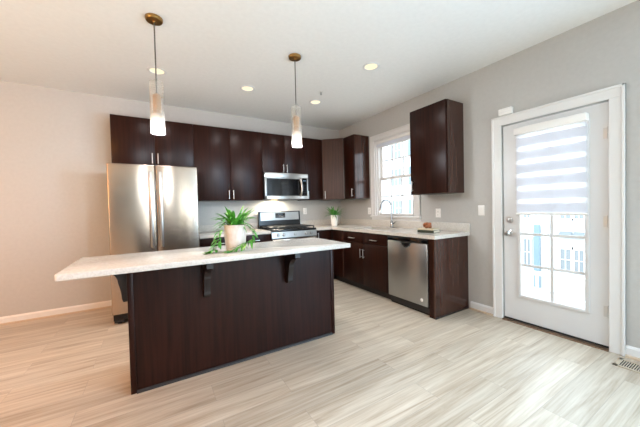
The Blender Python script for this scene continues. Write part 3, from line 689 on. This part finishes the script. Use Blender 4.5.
lp = area('microwave_lamp', (-1.45, -0.13, mz0-0.012), (-1.45, -0.10, 0), 0.1, 0.06, 13, (1.0, 0.9, 0.70)); lp.parent = t; lp.location -= Vector(t.location)

# ------------------------------------------------------------------ island
IX0, IX1, IY, IYB = -3.375, -1.706, -2.272, -1.93
t = thing('kitchen_island', 'long espresso kitchen island with corbels under a white quartz top', 'island', ((IX0+IX1)/2, -2.1, 0))
obj('body', box(B(), IX0+0.004, IX1-0.004, IY+0.004, IYB, 0, 0.8785), M_cab, t, smooth=False)
obj('front_panel', box(B(), IX0+0.01, IX1-0.01, IY-0.002, IY+0.006, 0.0, 0.878), M_cab, t, smooth=False)
for x in (IX0, IX1-0.034):
    obj('corner_trim', box(B(), x, x+0.034, IY-0.010, IY+0.028, 0, 0.878, bev=0.003), M_cab, t)
obj('shoe_moulding', prism(B(), [(IY-0.002, 0), (IY-0.018, 0), (IY-0.016, 0.010), (IY-0.008, 0.019), (IY-0.002, 0.02)], 'x', IX0+0.034, IX1-0.034), M_cabin, t, smooth=False)
def corbel_poly(d, h, z):
    # S-profile bracket; offsets d outward, height h hanging from z
    P = [(0, 0), (d, 0), (d, -0.16*h)]
    for k in range(9):
        a = PI/2*k/8; P.append((d*(0.92-0.50*math.sin(a)), -h*(0.20+0.30*(1-math.cos(a)))))
    for k in range(1, 7):
        a = PI/2*k/6; P.append((d*(0.42-0.14*math.sin(a)*0.9), -h*(0.50+0.42*(k/6))))
    P += [(d*0.24, -h), (0, -h)]
    return [(a, z+b) for a, b in P]
for xc in (-2.877, -2.195):
    bm = B(); prism(bm, [(IY-0.002-a, z) for a, z in corbel_poly(0.215, 0.29, 0.878)], 'x', xc-0.022, xc+0.022)
    obj('corbel', bm, M_cabin, t, smooth=False)
bm = B(); prism(bm, [(IX0-a, z) for a, z in corbel_poly(0.15, 0.28, 0.878)], 'y', -2.12, -2.075)
obj('corbel', bm, M_cabin, t, smooth=False)
bm = B(); box(bm, -3.672, -1.698, -2.562, -1.90, 0.881, 0.917)
es = [e for e in bm.edges if abs(e.verts[0].co.z-e.verts[1].co.z) > 0.02]
bmesh.ops.bevel(bm, geom=es, offset=0.015, segments=4, profile=0.5, affect='EDGES')
es = [e for e in bm.edges if abs(e.verts[0].co.z-e.verts[1].co.z) < 1e-5 and len(e.link_faces) == 2 and abs(e.link_faces[0].normal.z-e.link_faces[1].normal.z) > 0.5]
bmesh.ops.bevel(bm, geom=es, offset=0.004, segments=2, profile=0.5, affect='EDGES')
tag(obj('island_worktop', bm, M_quartz), 'white speckled quartz slab overhanging the kitchen island', 'worktop')

# ------------------------------------------------------------------ plants
def blade(bm, base, az, length, width, rise, droop, seg=9, floor=None):
    # arching strap leaf with a folded midrib
    base = Vector(base); d = Vector((math.cos(az), math.sin(az), 0)); s = Vector((-d.y, d.x, 0)); prev = None
    for k in range(seg+1):
        u = k/seg
        p = base+d*(length*u*(1-0.12*u))+Vector((0, 0, rise*u-droop*u*u))
        if floor is not None and p.z < floor+0.004: p.z = floor+0.004+0.004*math.sin(9*u)
        wd = width*(0.45+0.9*u if u < 0.4 else 0.81*(1-((u-0.4)/0.6)**1.6)+0.02)*0.5
        row = [bm.verts.new(p-s*wd+Vector((0, 0, wd*0.35))), bm.verts.new(p), bm.verts.new(p+s*wd+Vector((0, 0, wd*0.35)))]
        if prev:
            for j in (0, 1): bm.faces.new((prev[j], prev[j+1], row[j+1], row[j]))
        prev = row
px, py, pz = -2.64, -2.26, 0.918
t = thing('potted_spider_plant', 'trailing green spider plant in a pale ribbed pot on the island', 'plant', (px, py, pz))
bm = B(); seg = 48; prof = [(0.070, 0.0), (0.076, 0.01), (0.083, 0.10), (0.086, 0.195), (0.089, 0.20), (0.083, 0.203), (0.078, 0.197), (0.076, 0.17), (0.0, 0.17)]
lathe(bm, prof, (px, py, pz), seg=seg)
for v in bm.verts:
    r = Vector((v.co.x-px, v.co.y-py)); 
    if r.length > 0.065 and 0.012 < v.co.z-pz < 0.19:
        k = 1+0.02*math.sin(24*math.atan2(r.y, r.x)+0.8); v.co.x = px+r.x*k; v.co.y = py+r.y*k
obj('pot', bm, M_pot, t)
obj('soil', lathe(B(), [(0.076, 0.171), (0.06, 0.180), (0.0, 0.186)], (px, py, pz)), M_soil, t)
bm = B(); rnd = random.Random(5)
for k in range(64):
    az = 2*PI*k/64+rnd.uniform(-.2, .2); L = rnd.uniform(0.10, 0.21); r0 = rnd.uniform(0.0, 0.035)
    blade(bm, (px+r0*math.cos(az), py+r0*math.sin(az), pz+0.18), az, L, rnd.uniform(0.024, 0.036), rnd.uniform(0.12, 0.29), rnd.uniform(0.10, 0.20), floor=pz)
def spray(pts, n_, L, wd):
    # a hanging runner: stem points with a pair of leaves at each step
    for (a, b) in zip(pts, pts[1:]):
        a, b = Vector(a), Vector(b)
        for j in range(n_):
            p = a.lerp(b, j/n_); d = (b-a)
            az = math.atan2(d.y, d.x)+rnd.uniform(-.9, .9) if d.xy.length > 0.01 else rnd.uniform(0, 2*PI)
            blade(bm, p, az, L*rnd.uniform(.7, 1.2), wd*rnd.uniform(.8, 1.2), rnd.uniform(0.0, 0.03), rnd.uniform(0.02, 0.09), seg=7, floor=pz)
spray([(px-0.07, py, pz+0.20), (px-0.115, py-0.01, pz+0.15), (px-0.135, py-0.03, pz+0.07), (px-0.16, py-0.06, pz+0.02), (px-0.22, py-0.09, pz+0.01)], 9, 0.085, 0.024)
spray([(px+0.06, py-0.05, pz+0.20), (px+0.115, py-0.06, pz+0.15), (px+0.12, py-0.07, pz+0.09)], 8, 0.07, 0.022)
spray([(px+0.115, py-0.07, pz+0.08), (px+0.05, py-0.12, pz+0.05), (px-0.04, py-0.14, pz+0.015), (px-0.09, py-0.13, pz+0.01)], 8, 0.085, 0.024)
obj('foliage', bm, M_leaf, t)
vx, vy = -0.44, -0.42
t = thing('potted_leafy_plant', 'spiky green plant in a white vase in the worktop corner', 'plant', (vx, vy, CT))
obj('vase', lathe(B(), [(0.046, 0.0), (0.052, 0.01), (0.062, 0.10), (0.066, 0.185), (0.064, 0.192), (0.058, 0.19), (0.056, 0.16), (0.0, 0.16)], (vx, vy, CT)), M_vase, t)
bm = B(); rnd = random.Random(11)
for k in range(75):
    az = rnd.uniform(0, 2*PI); L = rnd.uniform(0.09, 0.27)
    blade(bm, (vx+rnd.uniform(0, .03)*math.cos(az), vy+.02*math.sin(az), CT+0.165), az, L, rnd.uniform(0.018, 0.028), rnd.uniform(0.10, 0.30), rnd.uniform(0.08, 0.20))
obj('foliage', bm, M_leafd, t)

# ------------------------------------------------------------------ books and ornament
def book(name, label, c, ang, L, Wd, z, h, cover):
    t = thing(name, label, 'book', (c[0], c[1], z)); t.rotation_euler = (0, 0, ang)
    BASE[t.name] = Vector((0, 0, 0))
    bm = B(); box(bm, -Wd/2, Wd/2, -L/2, L/2, 0, 0.003); box(bm, -Wd/2, Wd/2, -L/2, L/2, h-0.003, h)
    prism(bm, [(-Wd/2+0.003, 0.0), (-Wd/2-0.003, 0.001), (-Wd/2-0.006, h/2), (-Wd/2-0.003, h-0.001), (-Wd/2+0.003, h)], 'y', -L/2, L/2)
    for v in bm.verts: pass
    obj('cover', bm, cover, t, smooth=False)
    obj('pages', box(B(), -Wd/2+0.004, Wd/2-0.006, -L/2+0.005, L/2-0.005, 0.003, h-0.003), M_page, t, smooth=False)
    return t
bcx, bcy, ba = -0.37, -2.35, 0.16
book('book', 'dark green hardcover book lying on the worktop, lower of the two', (bcx, bcy), ba, 0.205, 0.15, CT+0.0005, 0.030, M_bookg)
book('book', 'thin cream book on top of the green one, under the brown ornament', (bcx+0.004, bcy+0.004), ba-0.05, 0.20, 0.145, CT+0.031, 0.018, M_bookc)
bm = B(); kz = CT+0.0495; pts = []
for k in range(60):
    a = 2*PI*k/60; r = 0.026+0.012*math.cos(3*a)
    pts.append((bcx-0.02+r*math.cos(2*a), bcy+0.0+r*math.sin(2*a), kz+0.036+0.019*math.sin(3*a)))
tube(bm, pts+[pts[0]], 0.0168, 12, cap=False)
bmesh.ops.remove_doubles(bm, verts=bm.verts[:], dist=1e-5)
tag(obj('decorative_knot', bm, M_knot), 'round orange-brown wooden knot ornament sitting on the two books', 'ornament')

# ------------------------------------------------------------------ outlets, switches
def outlet_at(name, label, cat, loc, group=None, kind='outlet'):
    # wall plate facing -x with its origin on the wall
    t = thing(name, label, cat, (0, 0, 0), group); BASE[t.name] = Vector((0, 0, 0))
    obj('plate', box(B(), -0.006, -0.0005, -0.036, 0.036, -0.058, 0.058, bev=0.003), M_plastic, t)
    if kind == 'outlet':
        for z in (-0.021, 0.021):
            s = obj('socket', box(B(), -0.008, -0.0055, -0.016, 0.016, z-0.0145, z+0.0145, bev=0.003), M_plastic, t)
            bm = B()
            for y in (-0.006, 0.006): box(bm, -0.0085, -0.0075, y-0.001, y+0.001, z-0.003, z+0.006)
            lathe(bm, [(0.0025, 0), (0.0025, -0.001)], (-0.0075, 0, z-0.008), 'x', 10)
            obj('slots', bm, M_dark, s, smooth=False)
    else:
        obj('rocker', prism(B(), [(-0.005, -0.033), (-0.008, -0.033), (-0.0115, 0.033), (-0.005, 0.033)], 'y', -0.016, 0.016), M_plastic, t, smooth=False)
    t.location = loc; return t
o1 = outlet_at('wall_outlet', 'white duplex outlet on the right wall below the large wall cabinet', 'outlet', (0, -2.214, 1.135))
o2 = dup(o1, (0, -0.86, 1.165), 'white wall outlet beside the left casing of the window')
o3 = dup(o1, (-0.806, 0, 1.185), 'white wall outlet on the back wall right of the range'); o3.rotation_euler = (0, 0, PI/2)
outlet_at('light_switch', 'white rocker light switch between worktop end and door', 'switch', (0, -2.775, 1.168), kind='switch')

# ------------------------------------------------------------------ pendants
def pendant(loc, label):
    t = thing('pendant_light', label, 'lamp', (0, 0, 0)); BASE[t.name] = Vector((0, 0, 0))   # origin on the ceiling, parts hang below
    obj('canopy', lathe(B(), [(0.062, -0.0005), (0.062, -0.016), (0.056, -0.024), (0.014, -0.028), (0.012, -0.04), (0.0, -0.04)]), M_brass, t) if False else obj('canopy', lathe(B(), [(0.062, -0.0005), (0.062, -0.016), (0.056, -0.024), (0.014, -0.028), (0.012, -0.04), (0.0, -0.04)], (0, 0, 0)), M_brass, t)
    obj('stem', tube(B(), [(0, 0, -0.035), (0, 0, -0.60)], 0.005), mat('dark_nickel', '#6E6A66', 0.35, 1.0), t)
    so = obj('socket_sleeve', lathe(B(), [(0.006, -0.585), (0.024, -0.60), (0.029, -0.61), (0.029, -0.79), (0.0, -0.79)], (0, 0, 0)), mat('tan_brass_sleeve', '#B98A52', 0.4, 0.6), t)
    obj('bulb', lathe(B(), [(0.012, -0.79), (0.015, -0.80), (0.022, -0.82), (0.031, -0.85), (0.027, -0.875), (0.0, -0.888)], (0, 0, 0)), M_bulb, so)
    bm = B(); lathe(bm, [(0.050, -0.50), (0.050, -0.90), (0.0465, -0.90), (0.0465, -0.50), (0.050, -0.50)], (0, 0, 0), seg=40, cap=False)
    obj('glass_shade', bm, frosted('frosted_glass', -0.70, -0.88), t)
    bm = B()
    for k in range(3):
        a = 2*PI*k/3; tube(bm, [(0.02*math.cos(a), 0.02*math.sin(a), -0.612), (0.0475*math.cos(a), 0.0475*math.sin(a), -0.612)], 0.0025, 6)
    obj('shade_holder', bm, M_brass, t)
    l = bpy.data.lights.new('pendant_bulb', 'POINT'); l.energy = 27; l.color = (0.85, 0.93, 1.0); l.shadow_soft_size = 0.03
    lo = bpy.data.objects.new('pendant_bulb', l); COL.objects.link(lo); lo.parent = t; lo.location = (0, 0, -0.925)
    t.location = loc; return t
p1 = pendant((-3.155, -2.0, H), 'slim frosted-glass pendant lamp on brass canopy at the refrigerator end of the island')
p2 = dup(p1, (-1.945, -2.026, H), 'slim frosted-glass pendant lamp on brass canopy at the island end nearer the window')
for q in (p1, p2): q['group'] = 'pendant lamps over the island'

# ------------------------------------------------------------------ recessed ceiling lights
def downlight(loc, label):
    t = thing('recessed_ceiling_light', label, 'ceiling light', (0, 0, 0), 'recessed lights in the kitchen ceiling'); BASE[t.name] = Vector((0, 0, 0))
    obj('trim_ring', lathe(B(), [(0.092, -0.0003), (0.092, -0.004), (0.075, -0.009), (0.068, -0.004), (0.068, -0.0003)], (0, 0, 0), seg=40, cap=False), M_white, t)
    obj('lens', lathe(B(), [(0.068, -0.0005), (0.068, -0.003), (0.0, -0.003)], (0, 0, 0), seg=40), M_lens, t)
    s = spot('downlight_lamp', (0, 0, -0.02), 36, KIT, 150); s.parent = t
    t.location = loc; return t
d1 = downlight((-3.126, -1.062, H), 'round recessed ceiling light partly behind the pendant by the refrigerator')
dup(d1, (-2.145, -1.078, H), 'round recessed ceiling light between the two pendants')
dup(d1, (-1.162, -1.082, H), 'round recessed ceiling light farthest back, beside the small sprinkler')
dup(d1, (-1.133, -2.237, H), 'round recessed ceiling light nearest the window wall, apart on the right')
t = thing('fire_sprinkler', 'small fire sprinkler head on the ceiling near the back corner', 'sprinkler', (-1.27, -1.415, H-0.05))
obj('escutcheon', lathe(B(), [(0.022, H-0.0005), (0.022, H-0.006), (0.0, H-0.008)], (-1.27, -1.415, 0)), M_plastic, t)
obj('head', lathe(B(), [(0.007, H-0.008), (0.007, H-0.03), (0.016, H-0.034), (0.016, H-0.037), (0.0, H-0.037)], (-1.27, -1.415, 0), seg=16), M_nickel, t)

# ------------------------------------------------------------------ floor register
t = thing('floor_register', 'tan metal floor vent set in the floor beside the right door casing', 'vent', (-0.16, -4.03, 0))
vy0, vy1, vx0, vx1 = -4.20, -3.885, -0.255, -0.085
bm = B()
box(bm, vx0, vx0+0.028, vy0, vy1, 0, 0.006, bev=0.002); box(bm, vx1-0.028, vx1, vy0, vy1, 0, 0.006, bev=0.002)
box(bm, vx0, vx1, vy0, vy0+0.03, 0, 0.006, bev=0.002); box(bm, vx0, vx1, vy1-0.03, vy1, 0, 0.006, bev=0.002)
obj('frame', bm, M_vent, t)
bm = B()
for k in range(20): y = vy0+0.034+k*0.0126; box(bm, vx0+0.028, vx1-0.028, y, y+0.006, 0.001, 0.005)
obj('louvres', bm, M_vent, t, smooth=False)
obj('duct_opening', box(B(), vx0+0.02, vx1-0.02, vy0+0.02, vy1-0.02, 0.0002, 0.0012), M_black, t, smooth=False)
